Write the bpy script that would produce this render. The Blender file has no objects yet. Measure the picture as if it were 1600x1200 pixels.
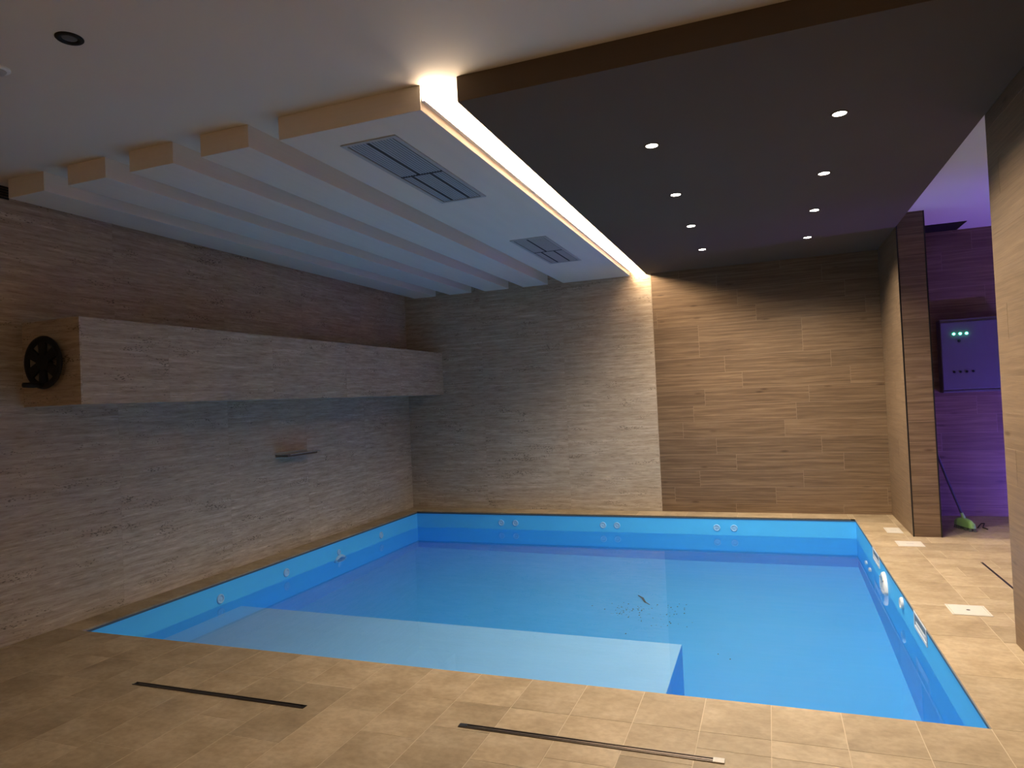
import bpy, bmesh, math, random
from mathutils import Matrix, Vector
R = random.Random(11)
S = bpy.context.scene
C = S.collection
PI = math.pi

# ------------------------------------------------------------------ camera, world, exposure
def setup_camera():
    cam = bpy.data.cameras.new('camera')
    cam.sensor_fit = 'HORIZONTAL'; cam.sensor_width = 36.0
    cam.lens = 1067.97 / 1600.0 * 36.0
    cam.clip_start = 0.05; cam.clip_end = 100
    o = bpy.data.objects.new('camera', cam); C.objects.link(o)
    r = Vector((0.93499466, 0.35175387, -0.04532326))
    u = Vector((0.04958259, -0.00310489, 0.9987652))
    f = Vector((-0.3511788, 0.93608738, 0.02034392))
    m = Matrix.Identity(4)
    for i in range(3):
        m[i][0] = r[i]; m[i][1] = u[i]; m[i][2] = -f[i]
    m[0][3], m[1][3], m[2][3] = 5.0023, -8.9536, 1.55
    o.matrix_world = m
    S.camera = o
setup_camera()
W = bpy.data.worlds.new('world'); S.world = W; W.use_nodes = True
W.node_tree.nodes['Background'].inputs[0].default_value = (0.02, 0.02, 0.025, 1)
W.node_tree.nodes['Background'].inputs[1].default_value = 0.0
S.view_settings.view_transform = 'Standard'; S.view_settings.look = 'None'
S.view_settings.gamma = 1.0; S.view_settings.use_curve_mapping = False
S.view_settings.exposure = 1.25
S.cycles.max_bounces = 10; S.cycles.diffuse_bounces = 5; S.cycles.use_light_tree = False; S.cycles.glossy_bounces = 4
S.cycles.transmission_bounces = 8; S.cycles.caustics_refractive = True; S.cycles.caustics_reflective = True
S.cycles.sample_clamp_indirect = 8.0
# light levels of the lamps in the place
SPOT_W = 56.0          # each lit downlight
COVE_E = 48.0          # cove LED strip emission
VIOLET_E = 130.0        # violet tube in the side room
LAMP_E = 66.0          # wall lamp behind the camera
WARM = (1.0, 0.86, 0.68)

# ------------------------------------------------------------------ calibrated dimensions (metres)
PX0, PX1, PY0, PY1 = 0.2368, 5.8431, -5.3903, -0.323      # pool edge
XR = 6.2645                                              # right wall face
ZC, ZB = 3.2139, 3.0815                                  # ceiling, underside of beams and soffit
YE = -5.7675                                             # front of beams and soffit
XW = 3.638                                               # stone / wood joint in the back wall
YCF, YN = -1.2284, -4.2294                               # opening to the side room
XC = 6.515                                               # back of the pier
WATER = -0.222; DEEP = -1.48
YF = -10.6                                               # wall behind the camera
XS = 9.4                                                 # far wall of the side room

# ------------------------------------------------------------------ materials
MATS = {}
def nt(name):
    m = bpy.data.materials.new(name); m.use_nodes = True
    MATS[name] = m
    n = m.node_tree.nodes; return m, n, m.node_tree.links, n['Principled BSDF']
def plain(name, col, rough=0.6, metal=0.0, spec=0.5):
    m, n, l, b = nt(name)
    b.inputs['Base Color'].default_value = (*col, 1); b.inputs['Roughness'].default_value = rough
    b.inputs['Metallic'].default_value = metal; b.inputs['Specular IOR Level'].default_value = spec
    # a little procedural unevenness
    tx = n.new('ShaderNodeTexNoise'); tx.inputs['Scale'].default_value = 9
    hs = n.new('ShaderNodeHueSaturation'); hs.inputs['Color'].default_value = (*col, 1)
    mr = n.new('ShaderNodeMapRange'); mr.inputs['To Min'].default_value = 0.95; mr.inputs['To Max'].default_value = 1.05
    l.new(tx.outputs['Fac'], mr.inputs['Value']); l.new(mr.outputs[0], hs.inputs['Value']); l.new(hs.outputs[0], b.inputs['Base Color'])
    return m
def emit(name, col, strength):
    m, n, l, b = nt(name)
    b.inputs['Base Color'].default_value = (0.8, 0.8, 0.8, 1)
    b.inputs['Emission Color'].default_value = (*col, 1); b.inputs['Emission Strength'].default_value = strength
    return m
def val(n, x):
    v = n.new('ShaderNodeValue'); v.outputs[0].default_value = x; return v.outputs[0]
def math_(n, l, op, a, b=None):
    m = n.new('ShaderNodeMath'); m.operation = op
    for i, s in enumerate((a, b)):
        if s is None: continue
        if isinstance(s, (int, float)): m.inputs[i].default_value = s
        else: l.new(s, m.inputs[i])
    return m.outputs[0]
def wall_uv(n, l, shift):
    """along-the-wall / height coordinates, shifted by a random amount for each tile"""
    g = n.new('ShaderNodeNewGeometry'); s = n.new('ShaderNodeSeparateXYZ'); l.new(g.outputs['Position'], s.inputs[0])
    oi = n.new('ShaderNodeObjectInfo')
    u = math_(n, l, 'ADD', s.outputs[0], s.outputs[1])
    k = math_(n, l, 'MULTIPLY', oi.outputs['Random'], shift)
    u = math_(n, l, 'ADD', u, k)
    return u, s.outputs[2], k, oi.outputs['Random']
def comb(n, l, a, b, c, sa, sb):
    cx = n.new('ShaderNodeCombineXYZ')
    l.new(math_(n, l, 'MULTIPLY', a, sa), cx.inputs[0]); l.new(math_(n, l, 'MULTIPLY', b, sb), cx.inputs[1])
    if c is not None: l.new(c, cx.inputs[2])
    return cx.outputs[0]
def noise(n, l, vec, scale, detail=4, rough=0.55):
    t = n.new('ShaderNodeTexNoise'); t.inputs['Scale'].default_value = scale; t.inputs['Detail'].default_value = detail
    t.inputs['Roughness'].default_value = rough; l.new(vec, t.inputs['Vector']); return t.outputs['Fac']
def ramp(n, l, fac, stops):
    r = n.new('ShaderNodeValToRGB'); e = r.color_ramp.elements
    while len(e) < len(stops): e.new(0.5)
    for i, (p, c) in enumerate(stops):
        e[i].position = p; e[i].color = (*c, 1)
    l.new(fac, r.inputs[0]); return r.outputs[0]
def mix(n, l, fac, a, b, mode='MIX'):
    m = n.new('ShaderNodeMix'); m.data_type = 'RGBA'; m.blend_type = mode
    for i, s in ((0, fac), (6, a), (7, b)):
        if isinstance(s, (int, float)): m.inputs[i].default_value = s
        elif isinstance(s, tuple): m.inputs[i].default_value = (*s, 1)
        else: l.new(s, m.inputs[i])
    return m.outputs[2]

def travertine():
    m, n, l, b = nt('travertine')
    u, z, k, rnd = wall_uv(n, l, 40.0)
    band = noise(n, l, comb(n, l, u, z, k, 0.9, 13.0), 2.2, 4, 0.66)
    fine = noise(n, l, comb(n, l, u, z, k, 4.0, 34.0), 2.0, 4, 0.72)
    cloud = noise(n, l, comb(n, l, u, z, k, 0.6, 0.9), 1.3, 2)
    c1 = ramp(n, l, band, [(0.25, (0.31, 0.25, 0.185)), (0.46, (0.415, 0.345, 0.267)), (0.60, (0.475, 0.405, 0.325)), (0.74, (0.60, 0.53, 0.445))])
    c2 = ramp(n, l, fine, [(0.30, (0.62, 0.60, 0.58)), (0.47, (0.93, 0.93, 0.92)), (0.60, (1.0, 1.0, 1.0)), (0.72, (1.38, 1.38, 1.36))])
    col = mix(n, l, 1.0, c1, c2, 'MULTIPLY')
    # little dark pits, gathered in places along the beds
    vo = n.new('ShaderNodeTexVoronoi'); vo.inputs['Scale'].default_value = 1.0; vo.inputs['Randomness'].default_value = 1.0
    l.new(comb(n, l, u, z, None, 34.0, 88.0), vo.inputs['Vector'])
    patch = noise(n, l, comb(n, l, u, z, k, 1.5, 6.5), 1.6, 3, 0.6)
    sz = n.new('ShaderNodeMapRange'); sz.inputs['From Min'].default_value = 0.47; sz.inputs['From Max'].default_value = 0.70
    sz.inputs['To Min'].default_value = 0.0; sz.inputs['To Max'].default_value = 0.42; l.new(patch, sz.inputs['Value'])
    pit = math_(n, l, 'LESS_THAN', vo.outputs['Distance'], sz.outputs[0])
    col = mix(n, l, math_(n, l, 'MULTIPLY', pit, 0.72), col, (0.09, 0.07, 0.05))
    tone = ramp(n, l, cloud, [(0.3, (0.96, 0.96, 0.96)), (0.7, (1.03, 1.03, 1.03))])
    col = mix(n, l, 1.0, col, tone, 'MULTIPLY')
    l.new(col, b.inputs['Base Color']); b.inputs['Roughness'].default_value = 0.62; b.inputs['Specular IOR Level'].default_value = 0.3
    bp = n.new('ShaderNodeBump'); bp.inputs['Strength'].default_value = 0.12; bp.inputs['Distance'].default_value = 0.01
    l.new(math_(n, l, 'SUBTRACT', fine, pit), bp.inputs['Height']); l.new(bp.outputs[0], b.inputs['Normal'])
    return m
def wood(name, dark, mid, light, tonelo=0.88, tonehi=1.1):
    m, n, l, b = nt(name)
    u, z, k, rnd = wall_uv(n, l, 60.0)
    warp = noise(n, l, comb(n, l, u, z, k, 0.8, 3.0), 1.2, 2)
    zz = math_(n, l, 'ADD', z, math_(n, l, 'MULTIPLY', warp, 0.05))
    g1 = noise(n, l, comb(n, l, u, zz, k, 0.8, 22.0), 2.0, 4, 0.6)
    g2 = noise(n, l, comb(n, l, u, zz, k, 3.0, 95.0), 2.0, 3, 0.6)
    c1 = ramp(n, l, g1, [(0.28, dark), (0.5, mid), (0.74, light)])
    c2 = ramp(n, l, g2, [(0.3, (0.82, 0.82, 0.82)), (0.65, (1.06, 1.06, 1.06))])
    col = mix(n, l, 1.0, c1, c2, 'MULTIPLY')
    vo = n.new('ShaderNodeTexVoronoi'); vo.inputs['Scale'].default_value = 1.0
    l.new(comb(n, l, u, z, None, 2.1, 7.0), vo.inputs['Vector'])
    knot = ramp(n, l, vo.outputs['Distance'], [(0.04, (0.55, 0.5, 0.45)), (0.13, (1, 1, 1))])
    col = mix(n, l, 1.0, col, knot, 'MULTIPLY')
    mr = n.new('ShaderNodeMapRange'); mr.inputs['To Min'].default_value = tonelo; mr.inputs['To Max'].default_value = tonehi
    l.new(rnd, mr.inputs['Value'])
    hs = n.new('ShaderNodeHueSaturation'); l.new(mr.outputs[0], hs.inputs['Value']); l.new(col, hs.inputs['Color'])
    l.new(hs.outputs[0], b.inputs['Base Color']); b.inputs['Roughness'].default_value = 0.5; b.inputs['Specular IOR Level'].default_value = 0.35
    bp = n.new('ShaderNodeBump'); bp.inputs['Strength'].default_value = 0.08; bp.inputs['Distance'].default_value = 0.005
    l.new(g2, bp.inputs['Height']); l.new(bp.outputs[0], b.inputs['Normal'])
    return m
def floor_tile_mat():
    m, n, l, b = nt('deck_tile')
    g = n.new('ShaderNodeNewGeometry'); oi = n.new('ShaderNodeObjectInfo')
    mp = n.new('ShaderNodeVectorMath'); mp.operation = 'ADD'; l.new(g.outputs['Position'], mp.inputs[0])
    sc = n.new('ShaderNodeVectorMath'); sc.operation = 'SCALE'; sc.inputs['Scale'].default_value = 30
    cb = n.new('ShaderNodeCombineXYZ'); l.new(oi.outputs['Random'], cb.inputs[0]); l.new(oi.outputs['Random'], cb.inputs[2])
    l.new(cb.outputs[0], sc.inputs[0]); l.new(sc.outputs[0], mp.inputs[1])
    v = n.new('ShaderNodeMapping'); v.inputs['Scale'].default_value = (1.0, 1.35, 1.0); l.new(mp.outputs[0], v.inputs['Vector'])
    a = noise(n, l, v.outputs[0], 3.4, 5, 0.62); f = noise(n, l, v.outputs[0], 26, 2, 0.6)
    c1 = ramp(n, l, a, [(0.3, (0.285, 0.212, 0.128)), (0.5, (0.375, 0.29, 0.185)), (0.72, (0.45, 0.36, 0.245))])
    c2 = ramp(n, l, f, [(0.32, (0.88, 0.88, 0.87)), (0.62, (1.05, 1.05, 1.05))])
    col = mix(n, l, 1.0, c1, c2, 'MULTIPLY')
    mr = n.new('ShaderNodeMapRange'); mr.inputs['To Min'].default_value = 0.87; mr.inputs['To Max'].default_value = 1.09
    l.new(oi.outputs['Random'], mr.inputs['Value'])
    hs = n.new('ShaderNodeHueSaturation'); l.new(mr.outputs[0], hs.inputs['Value']); l.new(col, hs.inputs['Color'])
    l.new(hs.outputs[0], b.inputs['Base Color']); b.inputs['Roughness'].default_value = 0.55; b.inputs['Specular IOR Level'].default_value = 0.35
    bp = n.new('ShaderNodeBump'); bp.inputs['Strength'].default_value = 0.08; bp.inputs['Distance'].default_value = 0.004
    l.new(f, bp.inputs['Height']); l.new(bp.outputs[0], b.inputs['Normal'])
    return m
def water_mat():
    m = bpy.data.materials.new('water'); m.use_nodes = True; MATS['water'] = m
    n = m.node_tree.nodes; l = m.node_tree.links; n.clear()
    out = n.new('ShaderNodeOutputMaterial')
    g = n.new('ShaderNodeBsdfGlass'); g.inputs['IOR'].default_value = 1.333; g.inputs['Roughness'].default_value = 0.0
    g.inputs['Color'].default_value = (1, 1, 1, 1)
    l.new(g.outputs[0], out.inputs['Surface'])
    return m
travertine(); floor_tile_mat(); water_mat()
wood('wood_tile', (0.098, 0.060, 0.033), (0.158, 0.102, 0.058), (0.235, 0.160, 0.095))
wood('side_tile', (0.150, 0.100, 0.060), (0.190, 0.128, 0.077), (0.230, 0.160, 0.099), 0.94, 1.05)
plain('paint_white', (0.68, 0.635, 0.59), 0.85, spec=0.2)
plain('paint_brown', (0.112, 0.084, 0.062), 0.8, spec=0.2)
plain('grout', (0.56, 0.46, 0.33), 0.9); plain('wood_grout', (0.25, 0.178, 0.118), 0.9); plain('stone_grout', (0.40, 0.335, 0.265), 0.9)
plain('screed', (0.3, 0.28, 0.25), 0.9)
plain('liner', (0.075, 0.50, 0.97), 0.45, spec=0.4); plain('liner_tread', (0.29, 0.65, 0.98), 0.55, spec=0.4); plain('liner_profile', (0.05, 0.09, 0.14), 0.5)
plain('black', (0.006, 0.0055, 0.006), 0.6, spec=0.3); plain('black_trim', (0.01, 0.009, 0.009), 0.35)
plain('fitting_white', (0.72, 0.74, 0.74), 0.35); plain('lid_white', (0.62, 0.59, 0.54), 0.4)
plain('skimmer_hole', (0.16, 0.22, 0.27), 0.6); plain('dark_hole', (0.03, 0.03, 0.035), 0.7); plain('steel', (0.55, 0.55, 0.56), 0.22, 1.0); plain('steel_dark', (0.16, 0.13, 0.11), 0.35, 0.9)
plain('vent_metal', (0.40, 0.40, 0.40), 0.5); plain('jet_blue', (0.26, 0.52, 0.82), 0.4); plain('lens_blue', (0.10, 0.26, 0.45), 0.2); plain('vent_slat', (0.33, 0.38, 0.44), 0.45); plain('vent_dark', (0.04, 0.045, 0.055), 0.8)
plain('box_grey', (0.12, 0.12, 0.125), 0.3); plain('broom_green', (0.22, 0.42, 0.13), 0.5); plain('broom_handle', (0.02, 0.02, 0.04), 0.5)
plain('bristle', (0.11, 0.13, 0.09), 0.8); plain('dirt', (0.05, 0.10, 0.14), 0.9)
emit('bulb', (1.0, 0.93, 0.82), 22.0).cycles.emission_sampling = 'NONE'; emit('cove_led', (1.0, 0.76, 0.50), COVE_E)
emit('warm_bulb', (1.0, 0.62, 0.32), LAMP_E); emit('green_led', (0.10, 1.0, 0.55), 4.0).cycles.emission_sampling = 'NONE'; emit('violet_led', (0.16, 0.085, 1.0), VIOLET_E)

# ------------------------------------------------------------------ mesh helpers
def obj(name, data, mat=None, parent=None, loc=(0, 0, 0), rot=(0, 0, 0)):
    if isinstance(data, bmesh.types.BMesh):
        me = bpy.data.meshes.new(name); data.to_mesh(me); data.free(); data = me
    if mat and not data.materials: data.materials.append(MATS[mat])
    o = bpy.data.objects.new(name, data); C.objects.link(o)
    o.location = loc; o.rotation_euler = rot
    if parent: o.parent = parent
    return o
def thing(name, label, cat, loc=(0, 0, 0), group=None, rot=(0, 0, 0)):
    o = bpy.data.objects.new(name, None); C.objects.link(o); o.location = loc; o.rotation_euler = rot
    o.empty_display_size = 0.1
    return tag(o, label, cat, group)
def tag(o, label, cat, group=None, kind=None):
    o['label'] = label; o['category'] = cat
    if group: o['group'] = group
    if kind: o['kind'] = kind
    return o
def struct(o, label=None):
    o['kind'] = 'structure'
    if label: o['label'] = label
    return o
def BM(): return bmesh.new()
def bx(bm, x0, x1, y0, y1, z0, z1, bevel=0.0):
    vs = [bm.verts.new(p) for p in ((x0, y0, z0), (x1, y0, z0), (x1, y1, z0), (x0, y1, z0), (x0, y0, z1), (x1, y0, z1), (x1, y1, z1), (x0, y1, z1))]
    fs = [bm.faces.new([vs[i] for i in f]) for f in ((3, 2, 1, 0), (4, 5, 6, 7), (0, 1, 5, 4), (1, 2, 6, 5), (2, 3, 7, 6), (3, 0, 4, 7))]
    if bevel:
        es = list({e for f in fs for e in f.edges})
        bmesh.ops.bevel(bm, geom=es, offset=bevel, segments=2, affect='EDGES', profile=0.5)
    return bm
def box(*a, bevel=0.0): return bx(BM(), *a, bevel=bevel)
def frame_of(axis):
    a = Vector(axis).normalized(); t = Vector((0, 0, 1)) if abs(a.z) < 0.9 else Vector((1, 0, 0))
    e1 = a.cross(t).normalized(); e2 = a.cross(e1).normalized(); return a, e1, e2
def lathe(prof, axis=(0, 0, 1), o=(0, 0, 0), seg=32, bm=None):
    """prof: (radius, height along axis) points; radius 0 closes the end"""
    bm = bm or BM(); a, e1, e2 = frame_of(axis); o = Vector(o); rings = []
    for r, h in prof:
        if r <= 1e-6: rings.append([bm.verts.new(o + a * h)]); continue
        rings.append([bm.verts.new(o + a * h + (e1 * math.cos(t) + e2 * math.sin(t)) * r) for t in (2 * PI * i / seg for i in range(seg))])
    for A, B in zip(rings, rings[1:]):
        for i in range(seg):
            j = (i + 1) % seg
            if len(A) == 1 and len(B) == 1: continue
            if len(A) == 1: bm.faces.new((A[0], B[i], B[j]))
            elif len(B) == 1: bm.faces.new((A[i], B[0], A[j]))
            else: bm.faces.new((A[i], B[i], B[j], A[j]))
    bmesh.ops.recalc_face_normals(bm, faces=bm.faces[:])
    for f in bm.faces: f.smooth = True
    return bm
def tube(pts, r, seg=10, bm=None):
    bm = bm or BM(); pts = [Vector(p) for p in pts]; rings = []
    rs = r if isinstance(r, (list, tuple)) else [r] * len(pts)
    for i, p in enumerate(pts):
        d = (pts[min(i + 1, len(pts) - 1)] - pts[max(i - 1, 0)]).normalized(); a, e1, e2 = frame_of(d)
        rings.append([bm.verts.new(p + (e1 * math.cos(t) + e2 * math.sin(t)) * rs[i]) for t in (2 * PI * k / seg for k in range(seg))])
    for A, B in zip(rings, rings[1:]):
        for i in range(seg): bm.faces.new((A[i], A[(i + 1) % seg], B[(i + 1) % seg], B[i]))
    bm.faces.new(rings[0]); bm.faces.new(rings[-1][::-1]); bmesh.ops.recalc_face_normals(bm, faces=bm.faces[:])
    return bm
def flat_edges(me_obj, ang=35):
    me_obj.data.set_sharp_from_angle(angle=math.radians(ang)); return me_obj
CACHE = {}
def piece(name, mat, parent, x0, x1, y0, y1, z0, z1):
    """one tile, plank or panel; alike pieces share their mesh"""
    key = (mat, name, round(x1 - x0, 3), round(y1 - y0, 3), round(z1 - z0, 3))
    if key not in CACHE:
        hx, hy, hz = (x1 - x0) / 2, (y1 - y0) / 2, (z1 - z0) / 2
        me = bpy.data.meshes.new(name); bm = box(-hx, hx, -hy, hy, -hz, hz); bm.to_mesh(me); bm.free(); me.materials.append(MATS[mat]); CACHE[key] = me
    return obj(name, CACHE[key], None, parent, ((x0 + x1) / 2, (y0 + y1) / 2, (z0 + z1) / 2))
def cuts(lo, hi, step, origin):
    """joint positions lo..hi on a grid through origin"""
    k = math.ceil((lo - origin) / step + 1e-6); out = [lo]
    while origin + k * step < hi - 1e-6: out.append(origin + k * step); k += 1
    return out + [hi]
T = 0.012      # tile thickness
J = 0.002      # half joint

# ------------------------------------------------------------------ room shell
floor = struct(obj('floor', (lambda bm: (bx(bm, -0.2, XS, YF, PY0 - 0.16, -0.3, -0.0010), bx(bm, -0.2, PX0 - 0.16, PY0 - 0.16, 0.2, -0.3, -0.0010),
    bx(bm, PX1 + 0.16, XS, PY0 - 0.16, 0.2, -0.3, -0.0010), bx(bm, PX0 - 0.16, PX1 + 0.16, PY1 + 0.16, 0.2, -0.3, -0.0010),
    bx(bm, 0.0, XR, PY0 - 0.16, PY0 - 0.002, -0.0145, -0.0010), bx(bm, 0.0, XR, PY1 + 0.002, PY1 + 0.16, -0.0145, -0.0010),
    bx(bm, PX0 - 0.16, PX0 - 0.002, PY0 - 0.002, PY1 + 0.002, -0.0145, -0.0010), bx(bm, PX1 + 0.002, PX1 + 0.16, PY0 - 0.002, PY1 + 0.002, -0.0145, -0.0010), bm)[-1])(BM()), 'grout'), 'beige stone tile pool deck with pale joints')
def deck(x0, x1, y0, y1):
    if x1 - x0 < 0.02 or y1 - y0 < 0.02: return
    piece('floor_tile', 'deck_tile', floor, x0 + J, x1 - J, y0 + J, y1 - J, -0.014, 0.0)
CW = 0.355; CX = 6.205
gx = cuts(0.0, PX1, 0.306, 3.10)
for a, b in zip(gx, gx[1:]): deck(a, b, PY0 - CW, PY0)                      # front coping row
gxf = cuts(0.0, XR, 0.306, 3.10)
off = {-4: -6.595, -3: -6.23, -2: -6.36, -1: -5.965, 0: -6.155, 1: -6.02, 2: -6.25, 3: -6.15}
for a, b in zip(gxf, gxf[1:]):                                              # front deck, tiles lengthways to the camera
    k = round((a - 3.10) / 0.306); o0 = off.get(k, -5.745 - R.choice((0.15, 0.3, 0.42, 0.5)))
    gy = cuts(-8.2, PY0 - CW, 0.61, o0)
    for c, d_ in zip(gy, gy[1:]): deck(a, b, c, d_)
gy = cuts(YF + 0.1, -8.2, 0.61, -8.2)
for a, b in zip(cuts(0.0, XR, 0.612, 3.1), cuts(0.0, XR, 0.612, 3.1)[1:]):
    for c, d_ in zip(gy, gy[1:]): deck(a, b, c, d_)
gy = cuts(PY0 - CW, -0.0, 0.61, -5.39)
for c, d_ in zip(gy, gy[1:]): deck(PX1, CX, c, d_)                           # right coping row
for a, b in zip(cuts(0.0, PX1, 0.61, 0.3), cuts(0.0, PX1, 0.61, 0.3)[1:]): deck(a, b, PY1, 0.0)   # back ledge
gy = cuts(PY0, PY1, 0.61, -0.323)
for c, d_ in zip(gy, gy[1:]): deck(0.0, PX0, c, d_)                          # left ledge
gy = cuts(-4.6, 0.0, 0.302, -2.11)
for i, (c, d_) in enumerate(zip(gy, gy[1:])):                                # doorway and side room
    g = cuts(CX, 8.2, 0.61, 6.37 if i % 2 else 6.675)
    for a, b in zip(g, g[1:]): deck(a, b, c, d_)
# deck strip under the right wall in front of the opening
gy = cuts(PY0 - CW, -4.6, 0.302, -5.12)
for c, d_ in zip(gy, gy[1:]): deck(CX, XR, c, d_)

ceiling = struct(obj('ceiling', box(-0.2, XS, YF, 0.2, ZC, ZC + 0.12), 'paint_white'), 'plain pale plaster ceiling')

wall_left = struct(obj('wall_left', box(-0.2, -0.0012, YF, 0.2, -0.3, ZC), 'stone_grout'), 'travertine panelled wall along the pool')
RZ = [0, 0.605, 1.21, 1.815, 2.42, 3.025, ZC - 0.001]
gy = cuts(YF + 0.1, 0.0, 1.21, -4.84)
for c, d_ in zip(gy, gy[1:]):
    for z0, z1 in zip(RZ, RZ[1:]): piece('stone_panel', 'travertine', wall_left, -T, 0.0, c + J * .5, d_ - J * .5, z0 + J * .5, z1 - J * .5)

wall_back = struct(obj('wall_back', (lambda bm: (bx(bm, -0.2, XW, 0.0, 0.2, -0.3, ZC), bm)[-1])(BM()), 'stone_grout'), 'back wall of travertine panels and wood-look planks')
gx = cuts(0.0, XW, 1.21, 0.0)
for a, b in zip(gx, gx[1:]):
    for z0, z1 in zip(RZ, RZ[1:]): piece('stone_panel', 'travertine', wall_back, a + J * .5, b - J * .5, -0.002, T, z0 + J * .5, z1 - J * .5)
backing = obj('plank_backing', box(XW, XS, 0.001, 0.2, -0.3, ZC), 'wood_grout', wall_back)
zs = cuts(0.0, ZC, 0.205, 0.11)
joint = [4.55, 5.02, 4.94 + .4, 5.79, 4.35, 5.16, 4.09, 5.45, 4.7, 5.71, 4.2, 5.41, 4.9, 5.9, 4.45, 5.2, 4.8]
for i, (z0, z1) in enumerate(zip(zs, zs[1:])):
    g = cuts(XW, XR + T, 1.21, joint[i % len(joint)])
    for a, b in zip(g, g[1:]): piece('wall_plank', 'wood_tile', wall_back, a + J, b - J, 0.0, T, z0 + J, z1 - J)
    g = cuts(XC - 0.02, 8.2, 1.21, joint[(i * 3 + 4) % len(joint)] + 2.0)
    for a, b in zip(g, g[1:]): piece('wall_plank', 'wood_tile', wall_back, a + J, b - J, 0.0, T, z0 + J, z1 - J)

# pier at the back right: planks on its pool side and its front, black corner trims
pier = struct(obj('wall_pier', box(XR + 0.001, XC - 0.001, YCF + 0.001, 0.0, 0, ZC), 'wood_grout'), 'plank clad pier between pool and side room')
for i, (z0, z1) in enumerate(zip(zs, zs[1:])):
    g = cuts(YCF + 0.012, 0.0, 1.21, -0.3 - 0.37 * (i % 3))
    for a, b in zip(g, g[1:]): piece('wall_plank', 'side_tile', pier, XR, XR + T, a + J, b - J, z0 + J, z1 - J)
    piece('wall_plank', 'wood_tile', pier, XR + 0.012, XC - 0.012, YCF, YCF + T, z0 + J, z1 - J)
    piece('wall_plank', 'wood_tile', pier, XC - T, XC, YCF + 0.012, -0.001, z0 + J, z1 - J)
for x0, x1 in ((XR - 0.001, XR + 0.0115), (XC - 0.0115, XC + 0.001)):
    obj('corner_trim', box(x0, x1, YCF - 0.001, YCF + 0.0115, 0.0, ZC), 'black_trim', pier)

wall_right = struct(obj('wall_right', box(XR + 0.001, XC, YF, YN - 0.001, -0.3, ZC), 'wood_grout'), 'tan tiled wall at the right of the deck')
for i, (z0, z1) in enumerate(zip(zs, zs[1:])):
    g = cuts(-8.6, YN, 1.21, -5.2 - 0.43 * (i % 4))
    for a, b in zip(g, g[1:]): piece('wall_plank', 'side_tile', wall_right, XR, XR + T, a + J, b - J, z0 + J, z1 - J)
    piece('wall_plank', 'side_tile', wall_right, XR + T, XC, YN - T, YN, z0 + J, z1 - J)
wall_front = struct(obj('wall_front', box(-0.2, XS, YF - 0.2, YF, -0.3, ZC), 'stone_grout'))
wall_side = struct(obj('wall_side', box(XS, XS + 0.2, YF, 0.2, -0.3, ZC), 'paint_white'))

# five white beams, the first one a broad panel
beams = [(2.452, 3.3655, 'broad white ceiling panel holding the two air grilles'), (1.8752, 2.2362, 'white ceiling beam next to the broad grille panel'),
         (1.296, 1.6575, 'white ceiling beam, second from the broad grille panel'), (0.7455, 1.088, 'white ceiling beam, second from the left wall'),
         (0.1656, 0.5182, 'white ceiling beam running along the left wall')]
for x0, x1, lb in beams:
    o = struct(obj('ceiling_beam', box(x0, x1, YE, 0.0, ZB, ZC + 0.01, bevel=0.002), 'paint_white'), lb)
soffit = struct(obj('ceiling_soffit', box(3.578, XR + 0.0, YE, 0.0, ZB, ZC + 0.01, bevel=0.002), 'paint_brown'), 'dark brown dropped ceiling with eight lit downlights')

# bulkhead on the left wall, clad in travertine
BX, BY, B0, B1 = 0.5776, -5.595, 1.6412, 2.2476
bulk = struct(obj('wall_bulkhead', box(0.0, BX - 0.001, BY + 0.001, 0.0, B0 + 0.001, B1 - 0.001), 'stone_grout'), 'travertine clad box running along the left wall')
gy = [BY] + [-4.85, -3.64, -2.43, -1.22, -0.002]
for i, (c, d_) in enumerate(zip(gy, gy[1:])):
    c2 = c if i else c + T
    piece('stone_panel', 'travertine', bulk, BX - T, BX, c2 + J * .4, d_ - J * .4, B0, B1)
    piece('stone_panel', 'travertine', bulk, 0.001, BX - T, c2 + J * .4, d_ - J * .4, B0, B0 + T)
    piece('stone_panel', 'travertine', bulk, 0.001, BX - T, c2 + J * .4, d_ - J * .4, B1 - T, B1)
piece('stone_panel', 'travertine', bulk, 0.001, BX, BY, BY + T, B0, B1)

# ------------------------------------------------------------------ pool
G = 0.006                     # liner sits just behind the coping edge
lx0, lx1, ly0, ly1 = PX0 - G, PX1 + G, PY0 - G, PY1 + G
basin = struct(obj('pool_basin', box(lx0 - 0.15, lx1 + 0.15, ly0 - 0.15, ly1 + 0.15, DEEP - 0.2, DEEP), 'liner'), 'blue lined pool basin')
obj('pool_wall', box(lx0 - 0.15, lx0, ly0 - 0.15, ly1 + 0.15, DEEP, -0.015), 'liner', basin)
obj('pool_wall', box(lx1, lx1 + 0.15, ly0 - 0.15, ly1 + 0.15, DEEP, -0.015), 'liner', basin)
obj('pool_wall', box(lx0, lx1, ly1, ly1 + 0.15, DEEP, -0.015), 'liner', basin)
obj('pool_wall', box(lx0, lx1, ly0 - 0.15, ly0, DEEP, -0.015), 'liner', basin)
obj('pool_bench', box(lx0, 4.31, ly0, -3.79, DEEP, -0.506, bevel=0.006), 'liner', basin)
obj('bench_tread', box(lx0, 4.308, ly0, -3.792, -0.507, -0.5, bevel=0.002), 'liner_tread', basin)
for a in ((lx0, lx0 + 0.004, ly0, ly1), (lx1 - 0.004, lx1, ly0, ly1), (lx0, lx1, ly1 - 0.004, ly1), (lx0, lx1, ly0, ly0 + 0.004)):
    obj('liner_profile', box(*a, -0.03, -0.014), 'liner_profile', basin)
bm = box(lx0 - 0.01, lx1 + 0.01, ly0 - 0.01, ly1 + 0.01, DEEP - 0.02, WATER)
bmesh.ops.split_edges(bm, edges=bm.edges[:])
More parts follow.
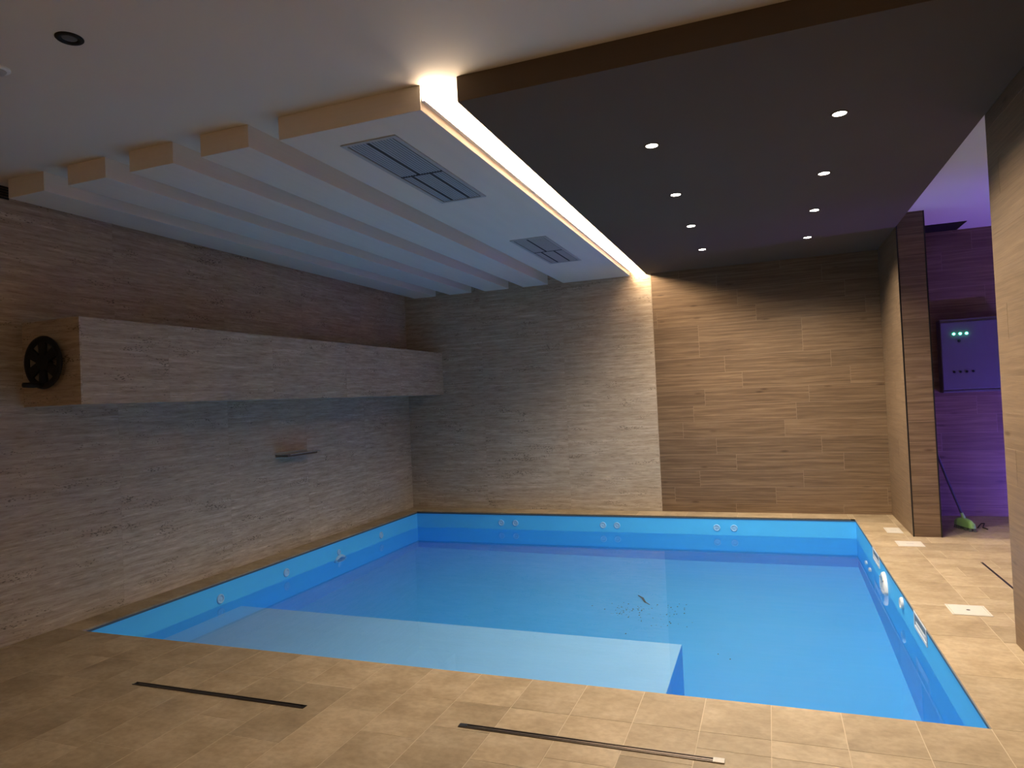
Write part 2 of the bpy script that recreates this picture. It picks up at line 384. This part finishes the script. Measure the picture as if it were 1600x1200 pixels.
for f in bm.faces: f.smooth = True
water = tag(obj('pool_water', bm, 'water'), 'still clear water filling the blue pool', 'water', kind='stuff')
water.cycles.is_caustics_caster = True
for o in [basin] + list(basin.children): o.cycles.is_caustics_receiver = True

def ring_fitting(t, axis, r, deep=0.012, mat='fitting_white'):
    obj('bezel', lathe([(r * 0.62, 0.0), (r * 0.62, deep * .6), (r * 0.8, deep), (r, deep * .5), (r, 0.0)], axis, seg=28), mat, t)
    obj('nozzle', lathe([(0, deep * .55), (r * .3, deep * .55), (r * .45, deep * .25), (r * .62, deep * .3)], axis, seg=20), mat, t)
ORD4 = ['nearest the front deck', 'second from the front deck', 'third from the front deck', 'nearest the back wall']
for (y, z), w in zip(((-4.05, -0.16), (-3.14, -0.152), (-2.216, -0.15), (-1.29, -0.142)), ORD4):
    t = thing('pool_jet', 'round pale water jet on the left pool wall, ' + w, 'pool jet', (lx0, y, z), 'pool wall jets'); ring_fitting(t, (1, 0, 0), 0.032 if y == -2.216 else 0.044, 0.012, 'jet_blue')
for x, w in ((1.516, 'left one of the left pair'), (1.72, 'right one of the left pair'), (2.922, 'left one of the middle pair'), (3.104, 'right one of the middle pair'),
             (4.327, 'left one of the right pair'), (4.527, 'right one of the right pair')):
    t = thing('pool_jet', 'small round jet on the back pool wall, ' + w, 'pool jet', (x, ly1, -0.136), 'pool wall jets'); ring_fitting(t, (0, -1, 0), 0.042, 0.008, 'jet_blue')
for y, z, r, w in ((-1.147, -0.5, 0.06, 'under water on the right pool wall, farther from the deck'), (-1.425, -0.5, 0.06, 'under water on the right pool wall, nearer to the lamp'),
                (-3.196, -0.10, 0.045, 'above water on the right pool wall, between lamp and near skimmer')):
    t = thing('pool_jet', 'white round jet ' + w, 'pool jet', (lx1, y, z), 'pool wall jets'); ring_fitting(t, (-1, 0, 0), r, 0.02)
def pool_lamp(loc, axis, lb, m1, m2, k_=1.0):
    t = thing('pool_lamp', lb, 'pool lamp', loc, 'pool lamps'); t.scale = (k_, k_, k_)
    obj('bezel', lathe([(0.098, 0.0), (0.098, 0.02), (0.12, 0.03), (0.14, 0.018), (0.143, 0.0)], axis, seg=40), m1, t)
    obj('lens', lathe([(0, 0.02), (0.05, 0.018), (0.099, 0.008)], axis, seg=40), m2, t)
    for k in range(4):
        a = PI / 4 + k * PI / 2; ax, e1, e2 = frame_of(axis)
        p = (e1 * math.cos(a) + e2 * math.sin(a)) * 0.121
        obj('screw', lathe([(0, 0.033), (0.007, 0.032), (0.007, 0.026)], axis, p, 10), 'steel', t)
pool_lamp((lx0, -2.196, -0.302), (1, 0, 0), 'round unlit lamp at the waterline of the left pool wall', 'jet_blue', 'lens_blue', 0.85)
pool_lamp((lx1, -2.36, -0.225), (-1, 0, 0), 'round white lamp at the waterline of the right pool wall', 'fitting_white', 'fitting_white')
def skimmer(y, lb):
    t = thing('pool_skimmer', lb, 'skimmer', (lx1, y, -0.066), 'skimmers')
    w, h = 0.2, 0.056
    obj('frame', (lambda bm: (bx(bm, -0.006, 0, -w, w, h - 0.014, h), bx(bm, -0.006, 0, -w, w, -h, -h + 0.02), bx(bm, -0.006, 0, -w, -w + 0.02, -h + 0.02, h - 0.014), bx(bm, -0.006, 0, w - 0.02, w, -h + 0.02, h - 0.014), bm)[-1])(BM()), 'fitting_white', t)
    obj('flap', box(-0.004, -0.002, -w + 0.05, w - 0.05, -h + 0.02, h - 0.06), 'fitting_white', t)
    obj('mouth', box(-0.002, 0.0, -w + 0.02, w - 0.02, -h + 0.02, h - 0.014), 'skimmer_hole', t)
skimmer(-1.89, 'white skimmer mouth in the right pool wall, nearer the back wall')
skimmer(-3.85, 'white skimmer mouth in the right pool wall, nearer the front deck')

# dirt lying on the pool floor
tag(obj('twig', tube([(3.60, -1.70, DEEP + 0.012), (3.66, -1.78, DEEP + 0.02), (3.70, -1.88, DEEP + 0.012), (3.76, -1.95, DEEP + 0.01)], [0.006, 0.012, 0.01, 0.004], 8), 'dirt'), 'thin dark twig on the pool floor', 'twig')
bm = BM()
for cx, cy, n, s in ((3.57, -2.12, 60, 0.10), (3.74, -1.95, 14, 0.05), (4.02, -2.06, 16, 0.09), (3.85, -2.25, 30, 0.16), (4.55, -2.95, 2, 0.05)):
    for _ in range(n):
        x, y, q = R.gauss(cx, s), R.gauss(cy, s * 1.3), R.uniform(0.003, 0.008)
        if abs(x - 3.68) < 0.13 and -2.0 < y < -1.65: continue
        bmesh.ops.create_icosphere(bm, subdivisions=1, radius=q, matrix=Matrix.Translation((x, y, DEEP + q * 0.3)) @ Matrix.Diagonal((1, 1.6, 0.4, 1)))
tag(obj('dirt_specks', bm, 'dirt'), 'scattered dark dirt specks around the twig on the pool floor', 'dirt', kind='stuff')

# ------------------------------------------------------------------ ceiling fittings
def spot_lamp(parent, loc, w):
    ld = bpy.data.lights.new('downlight_lamp', 'SPOT'); ld.energy = w; ld.color = WARM; ld.spot_size = math.radians(142); ld.spot_blend = 0.6
    ld.shadow_soft_size = 0.03; ld.cycles.is_caustics_light = True
    o = bpy.data.objects.new('downlight_lamp', ld); C.objects.link(o); o.location = loc; o.parent = parent
RANK = ['nearest the front edge', 'second from the front edge', 'third from the front edge', 'nearest the back wall']
for x, row in ((4.395, 'in the row by the cove'), (5.455, 'in the row by the doorway')):
    for y, rk in zip((-4.665, -3.50, -2.385, -1.213), RANK):
        t = thing('downlight', 'lit soffit downlight %s, %s' % (row, rk), 'downlight', (x, y, ZB), 'lit soffit downlights')
        obj('trim_ring', lathe([(0.036, -0.0005), (0.0375, -0.004), (0.046, -0.005), (0.049, -0.002), (0.049, 0.0)], seg=32), 'paint_brown', t)
        obj('bulb', lathe([(0, -0.0045), (0.024, -0.0042), (0.036, -0.002)], seg=28), 'bulb', t)
        spot_lamp(t, (0, 0, -0.012), SPOT_W)
t = thing('downlight', 'unlit black round downlight in the pale front ceiling', 'downlight', (2.21, -6.835, ZC))
obj('trim_ring', lathe([(0.03, -0.001), (0.034, -0.006), (0.052, -0.007), (0.056, -0.003), (0.056, 0.0)], seg=36), 'black', t)
obj('bulb', lathe([(0, -0.003), (0.02, -0.003), (0.031, -0.001)], seg=24), 'box_grey', t)
t = thing('smoke_detector', 'small round pale detector on the front ceiling at the left edge', 'detector', (1.672, -6.79, ZC))
obj('base', lathe([(0, -0.012), (0.045, -0.012), (0.05, -0.006), (0.05, 0)], seg=28), 'fitting_white', t)
obj('cap', lathe([(0, -0.03), (0.022, -0.028), (0.032, -0.018), (0.034, -0.012)], seg=24), 'vent_metal', t)

def air_grille(y0, y1, lb, slatmat):
    x0, x1 = 2.712, 3.08; h = ZB
    t = thing('air_grille', lb, 'air grille', ((x0 + x1) / 2, (y0 + y1) / 2, h), 'air grilles in the ceiling panel')
    hx, hy = (x1 - x0) / 2, (y1 - y0) / 2; b = 0.028
    obj('frame', (lambda bm: (bx(bm, -hx, hx, -hy, -hy + b, -0.008, 0), bx(bm, -hx, hx, hy - b, hy, -0.008, 0), bx(bm, -hx, -hx + b, -hy + b, hy - b, -0.008, 0),
        bx(bm, hx - b, hx, -hy + b, hy - b, -0.008, 0), bm)[-1])(BM()), 'vent_metal', t)
    obj('cross_bar', box(-hx + b, hx - b, -0.008, 0.008, -0.007, 0), 'vent_dark', t)
    obj('backing', box(-hx + b, hx - b, -hy + b, hy - b, -0.0012, 0), 'vent_dark', t)
    n = 15; W_ = 2 * (hx - b) - 0.016; st = W_ / n; me = None
    for s, (a, c) in enumerate(((-hy + b + 0.006, -0.012), (0.012, hy - b - 0.006))):
        for k in range(n):
            if (s == 0 and k == 6) or (s == 1 and k in (3, 10)): continue
            x = -hx + b + 0.008 + st * (k + 0.5)
            if me is None or abs(me[1] - (c - a)) > 1e-4:
                bm = BM(); L = (c - a) / 2
                bx(bm, -st * 0.31, st * 0.31, -L, L, -0.001, 0.001)
                bmesh.ops.rotate(bm, verts=bm.verts[:], cent=(0, 0, 0), matrix=Matrix.Rotation(-0.15, 3, 'Y'))
                m_ = bpy.data.meshes.new('slat'); bm.to_mesh(m_); bm.free(); m_.materials.append(MATS[slatmat]); me = (m_, c - a)
            obj('slat', me[0], None, t, (x, (a + c) / 2, -0.0045))
air_grille(-5.545, -4.203, 'bluish slatted air grille in the white panel, nearer the camera', 'vent_slat')
air_grille(-2.737, -1.413, 'grey slatted air grille in the white panel, nearer the back wall', 'vent_metal')
t = thing('return_grille', 'small black slotted grille high on the left wall beside the beam', 'air grille', (0.0, -5.86, 3.165))
obj('frame', box(0, 0.008, -0.2, 0.2, -0.045, 0.045), 'black', t)
for k in range(4): obj('slat', box(0.006, 0.016, -0.19, 0.19, -0.033 + k * 0.019, -0.025 + k * 0.019), 'steel_dark', t)
t = thing('ceiling_slot', 'black slot opening in the violet lit ceiling of the side room', 'air grille', (6.83, -0.235, ZC))
obj('frame', (lambda bm: (bx(bm, -0.23, 0.23, -0.21, -0.195, -0.006, 0), bx(bm, -0.23, 0.23, 0.195, 0.21, -0.006, 0), bx(bm, -0.23, -0.215, -0.195, 0.195, -0.006, 0), bx(bm, 0.215, 0.23, -0.195, 0.195, -0.006, 0), bm)[-1])(BM()), 'black', t)
obj('opening', box(-0.215, 0.215, -0.195, 0.195, -0.002, 0), 'black', t)

# cove light in the slot between the broad panel and the soffit
t = thing('led_strip', 'glowing warm white light strip in the slot between panel and soffit', 'light strip', (3.3655, 0, 0))
obj('profile', box(0.0, 0.006, YE + 0.01, -0.01, ZC - 0.084, ZC - 0.002), 'fitting_white', t)
obj('flange', box(0.006, 0.021, YE + 0.01, -0.01, ZC - 0.084, ZC - 0.081), 'fitting_white', t)
obj('diffuser', box(0.006, 0.015, YE + 0.012, -0.012, ZC - 0.079, ZC - 0.006, bevel=0.003), 'cove_led', t)

# ------------------------------------------------------------------ wall fittings
t = thing('hand_wheel', 'black spoked hand wheel on the end of the stone bulkhead', 'hand wheel', (0.289, BY, 1.944))
obj('shaft', lathe([(0.022, 0), (0.022, 0.035), (0.0, 0.035)], (0, -1, 0), seg=20), 'black', t)
obj('hub', lathe([(0, 0.075), (0.05, 0.072), (0.062, 0.06), (0.062, 0.035), (0.0, 0.035)], (0, -1, 0), seg=28), 'black', t)
bm = BM(); n1, n2 = 40, 10; vr = []
for i in range(n1):
    a = 2 * PI * i / n1
    vr.append([bm.verts.new(((0.163 + 0.024 * math.cos(q)) * math.cos(a), -0.055 + 0.014 * math.sin(q), (0.163 + 0.024 * math.cos(q)) * math.sin(a))) for q in (2 * PI * j / n2 for j in range(n2))])
for i in range(n1):
    for j in range(n2): bm.faces.new((vr[i][j], vr[(i + 1) % n1][j], vr[(i + 1) % n1][(j + 1) % n2], vr[i][(j + 1) % n2])).smooth = True
bmesh.ops.recalc_face_normals(bm, faces=bm.faces[:]); obj('rim', bm, 'black', t)
for k in range(6):
    a = PI / 6 + k * PI / 3; bm = BM(); ca, sa = math.cos(a), math.sin(a)
    P = [(0.045, -0.028), (0.150, -0.038), (0.150, 0.038), (0.045, 0.028)]
    lo = [bm.verts.new((r * ca - s * sa, -0.046, r * sa + s * ca)) for r, s in P]; hi = [bm.verts.new((r * ca - s * sa, -0.064, r * sa + s * ca)) for r, s in P]
    bm.faces.new(lo); bm.faces.new(hi[::-1])
    for i in range(4): bm.faces.new((lo[i], hi[i], hi[(i + 1) % 4], lo[(i + 1) % 4]))
    bmesh.ops.recalc_face_normals(bm, faces=bm.faces[:]); obj('spoke', bm, 'black', t)
g = obj('crank_handle', lathe([(0.010, 0.05), (0.010, 0.085), (0.017, 0.087), (0.02, 0.13), (0.017, 0.195), (0.0, 0.2)], (0, -1, 0), (0.0, 0, -0.158), 18), 'black', t)

t = thing('waterfall_spout', 'flat steel waterfall blade sticking out of the left wall', 'waterfall spout', (0, -2.70, 1.045))
obj('wall_plate', box(0, 0.006, -0.27, 0.27, -0.028, 0.028, bevel=0.002), 'steel', t)
obj('blade', box(0.0, 0.2, -0.26, 0.26, 0.004, 0.012, bevel=0.002), 'steel', t)
obj('trough', box(0.0, 0.16, -0.255, 0.255, -0.02, 0.004, bevel=0.002), 'steel_dark', t)

t = thing('control_cabinet', 'grey control cabinet with three green lights on the side room wall', 'control box', (7.11, 0, 1.793))
obj('body', box(-0.30, 0.30, -0.165, 0.0, -0.406, 0.406, bevel=0.006), 'box_grey', t)
door = obj('door', box(-0.296, 0.296, -0.182, -0.167, -0.37, 0.37, bevel=0.004), 'box_grey', t)
for x in (-0.173, -0.112, -0.052):
    k = obj('indicator', lathe([(0, 0.022), (0.010, 0.019), (0.013, 0.012), (0.013, 0.0)], (0, -1, 0), (x, -0.182, 0.24), 18), 'green_led', door)
obj('push_button', lathe([(0, 0.014), (0.013, 0.013), (0.015, 0.008), (0.015, 0)], (0, -1, 0), (-0.125, -0.182, 0.16), 18), 'black', door)
for x in (-0.188, -0.127, -0.067, -0.007):
    obj('switch', lathe([(0, 0.016), (0.009, 0.015), (0.012, 0.006), (0.012, 0)], (0, -1, 0), (x, -0.182, -0.18), 16), 'black', door)
obj('ledge', box(-0.298, 0.298, -0.176, -0.165, -0.404, -0.385), 'box_grey', t)

# broom leaning against the pier
t = thing('broom', 'green headed broom with dark handle leaning against the pier', 'broom', (6.80, -0.80, 0.0))
bm = BM()
for z, hw, hd in ((0.035, 0.150, 0.034), (0.075, 0.145, 0.032), (0.105, 0.10, 0.024), (0.118, 0.04, 0.018)):
    vs = []
    for i in range(16):
        a = 2 * PI * i / 16; vs.append(bm.verts.new((math.copysign(abs(math.cos(a)) ** 0.6, math.cos(a)) * hd, math.copysign(abs(math.sin(a)) ** 0.6, math.sin(a)) * hw, z)))
    if z > 0.04:
        for i in range(16): bm.faces.new((pv[i], pv[(i + 1) % 16], vs[(i + 1) % 16], vs[i]))
    else: bm.faces.new(vs[::-1])
    pv = vs
bm.faces.new(pv); bmesh.ops.rotate(bm, verts=bm.verts[:], cent=(0, 0, 0), matrix=Matrix.Rotation(0.35, 3, 'Z'))
for f in bm.faces: f.smooth = True
head = flat_edges(obj('head', bm, 'broom_green', t), 40)
bm = BM()
for i in range(90):
    x, y = R.uniform(-0.03, 0.03), R.uniform(-0.145, 0.145); fx, fy = x * 1.35, y * 1.06
    tube([(x, y, 0.037), (fx, fy, 0.002)], [0.004, 0.003], 5, bm)
bmesh.ops.rotate(bm, verts=bm.verts[:], cent=(0, 0, 0), matrix=Matrix.Rotation(0.35, 3, 'Z'))
br = obj('bristles', bm, 'bristle', head); br['kind'] = 'stuff'
obj('handle', tube([(0.0, 0.0, 0.10), (-0.128, 0.0, 0.50), (-0.258, -0.01, 0.93), (-0.264, -0.01, 0.95)], [0.012, 0.0115, 0.0115, 0.009], 12), 'broom_handle', t)
obj('socket', tube([(0.006, 0, 0.085), (-0.022, 0, 0.17)], [0.02, 0.015], 12), 'broom_green', t)
tag(obj('loose_wire', tube([(6.93, -0.72, 0.006), (6.96, -0.64, 0.008), (7.0, -0.56, 0.02), (7.02, -0.60, 0.03), (6.97, -0.74, 0.012), (7.0, -0.79, 0.006)], 0.005, 8), 'black'), 'short curl of dark wire on the floor beside the broom', 'wire')

# ------------------------------------------------------------------ floor fittings
def slot_drain(x0, x1, y0, y1, lb, cap=False):
    t = thing('slot_drain', lb, 'floor drain', ((x0 + x1) / 2, (y0 + y1) / 2, 0.0), 'linear floor drains')
    hx, hy = (x1 - x0) / 2, (y1 - y0) / 2
    obj('channel', box(-hx, hx, -hy, hy, -0.003, 0.001), 'black', t)
    if hx > hy:
        for s in (-1, 1): obj('rail', box(-hx, hx, s * hy - 0.0025, s * hy + 0.0025, -0.003, 0.004), 'steel_dark', t)
        obj('grate', box(-hx + 0.03, hx - 0.03, -hy * 0.35, hy * 0.35, 0.0, 0.003), 'steel_dark', t)
        if cap:
            obj('end_cap', box(hx - 0.035, hx + 0.012, -hy - 0.004, hy + 0.004, 0.0, 0.006, bevel=0.001), 'lid_white', t)
            obj('end_clip', box(-hx, -hx + 0.04, -hy * 0.8, hy * 0.8, 0.0, 0.005), 'steel', t)
    else:
        for s in (-1, 1): obj('rail', box(s * hx - 0.0025, s * hx + 0.0025, -hy, hy, -0.003, 0.003), 'steel', t)
slot_drain(1.488, 2.676, -6.030, -6.0, 'dark linear drain in the front deck, farther left')
slot_drain(3.54, 4.742, -5.997, -5.967, 'dark linear drain in the front deck with a white end cap', True)
slot_drain(6.584, 6.596, -3.2, -2.23, 'narrow linear drain in the deck by the doorway')
def lid(x0, x1, y0, y1, lb, hole):
    t = thing('floor_lid', lb, 'lid', ((x0 + x1) / 2, (y0 + y1) / 2, 0), 'square lids in the right deck')
    hx, hy = (x1 - x0) / 2, (y1 - y0) / 2
    obj('frame', (lambda bm: (bx(bm, -hx, hx, -hy, -hy + .01, 0, .004), bx(bm, -hx, hx, hy - .01, hy, 0, .004), bx(bm, -hx, -hx + .01, -hy + .01, hy - .01, 0, .004), bx(bm, hx - .01, hx, -hy + .01, hy - .01, 0, .004), bm)[-1])(BM()), 'lid_white', t)
    p = obj('plate', box(-hx + .012, hx - .012, -hy + .012, hy - .012, 0, .0045, bevel=0.001), 'lid_white', t)
    if hole: obj('finger_hole', lathe([(0, 0.0052), (0.011, 0.0052), (0.012, 0.0045)], seg=18), 'dark_hole', p)
    else: obj('finger_slot', box(-0.03, 0.03, -0.004, 0.004, 0.004, 0.005), 'vent_metal', p)
lid(6.06, 6.205, -1.075, -0.80, 'pale square lid in the deck beside the pier, closest to the back wall', False)
lid(6.065, 6.285, -1.69, -1.465, 'white square lid in the deck in front of the pier corner', False)
lid(6.055, 6.283, -3.738, -3.512, 'white square lid with a dark centre hole beside the near skimmer', True)

# ------------------------------------------------------------------ violet lamp in the side room
t = thing('wall_washer', 'violet wall washer lamp on the side room floor, shielded towards the pool', 'wall washer', (8.5, -1.6, 0.0))
obj('housing', box(-0.55, 0.55, -0.04, 0.04, 0.0, 0.03, bevel=0.005), 'fitting_white', t)
obj('shield', box(-0.55, 0.55, -0.045, -0.04, 0.0, 0.22), 'fitting_white', t)
obj('tube', lathe([(0, -0.5), (0.025, -0.498), (0.025, 0.498), (0, 0.5)], (1, 0, 0), (0, 0, 0.06), 20), 'violet_led', t)
# warm wall lamp on the wall behind the camera
t = thing('wall_lamp', 'warm wall lamp on the wall behind the camera', 'wall lamp', (3.4, YF, 2.85))
obj('back_plate', box(-0.06, 0.06, 0.0, 0.015, -0.12, 0.12, bevel=0.004), 'steel_dark', t)
obj('shade', lathe([(0.052, 0.09), (0.06, 0.09), (0.06, 0.12), (0.0, 0.125)], (0, 0, 1), (0, 0.09, 0), 28), 'steel_dark', t)
obj('bulb', lathe([(0, -0.09), (0.05, -0.09), (0.05, 0.09), (0, 0.09)], (0, 0, 1), (0, 0.09, 0), 24), 'warm_bulb', t)

for o in bpy.data.objects:
    r = o
    while r.parent: r = r.parent
    if o.type == 'MESH' and r.name.split('.')[0] in ('pool_jet', 'pool_lamp', 'pool_skimmer', 'twig', 'dirt_specks'): o.cycles.is_caustics_receiver = True
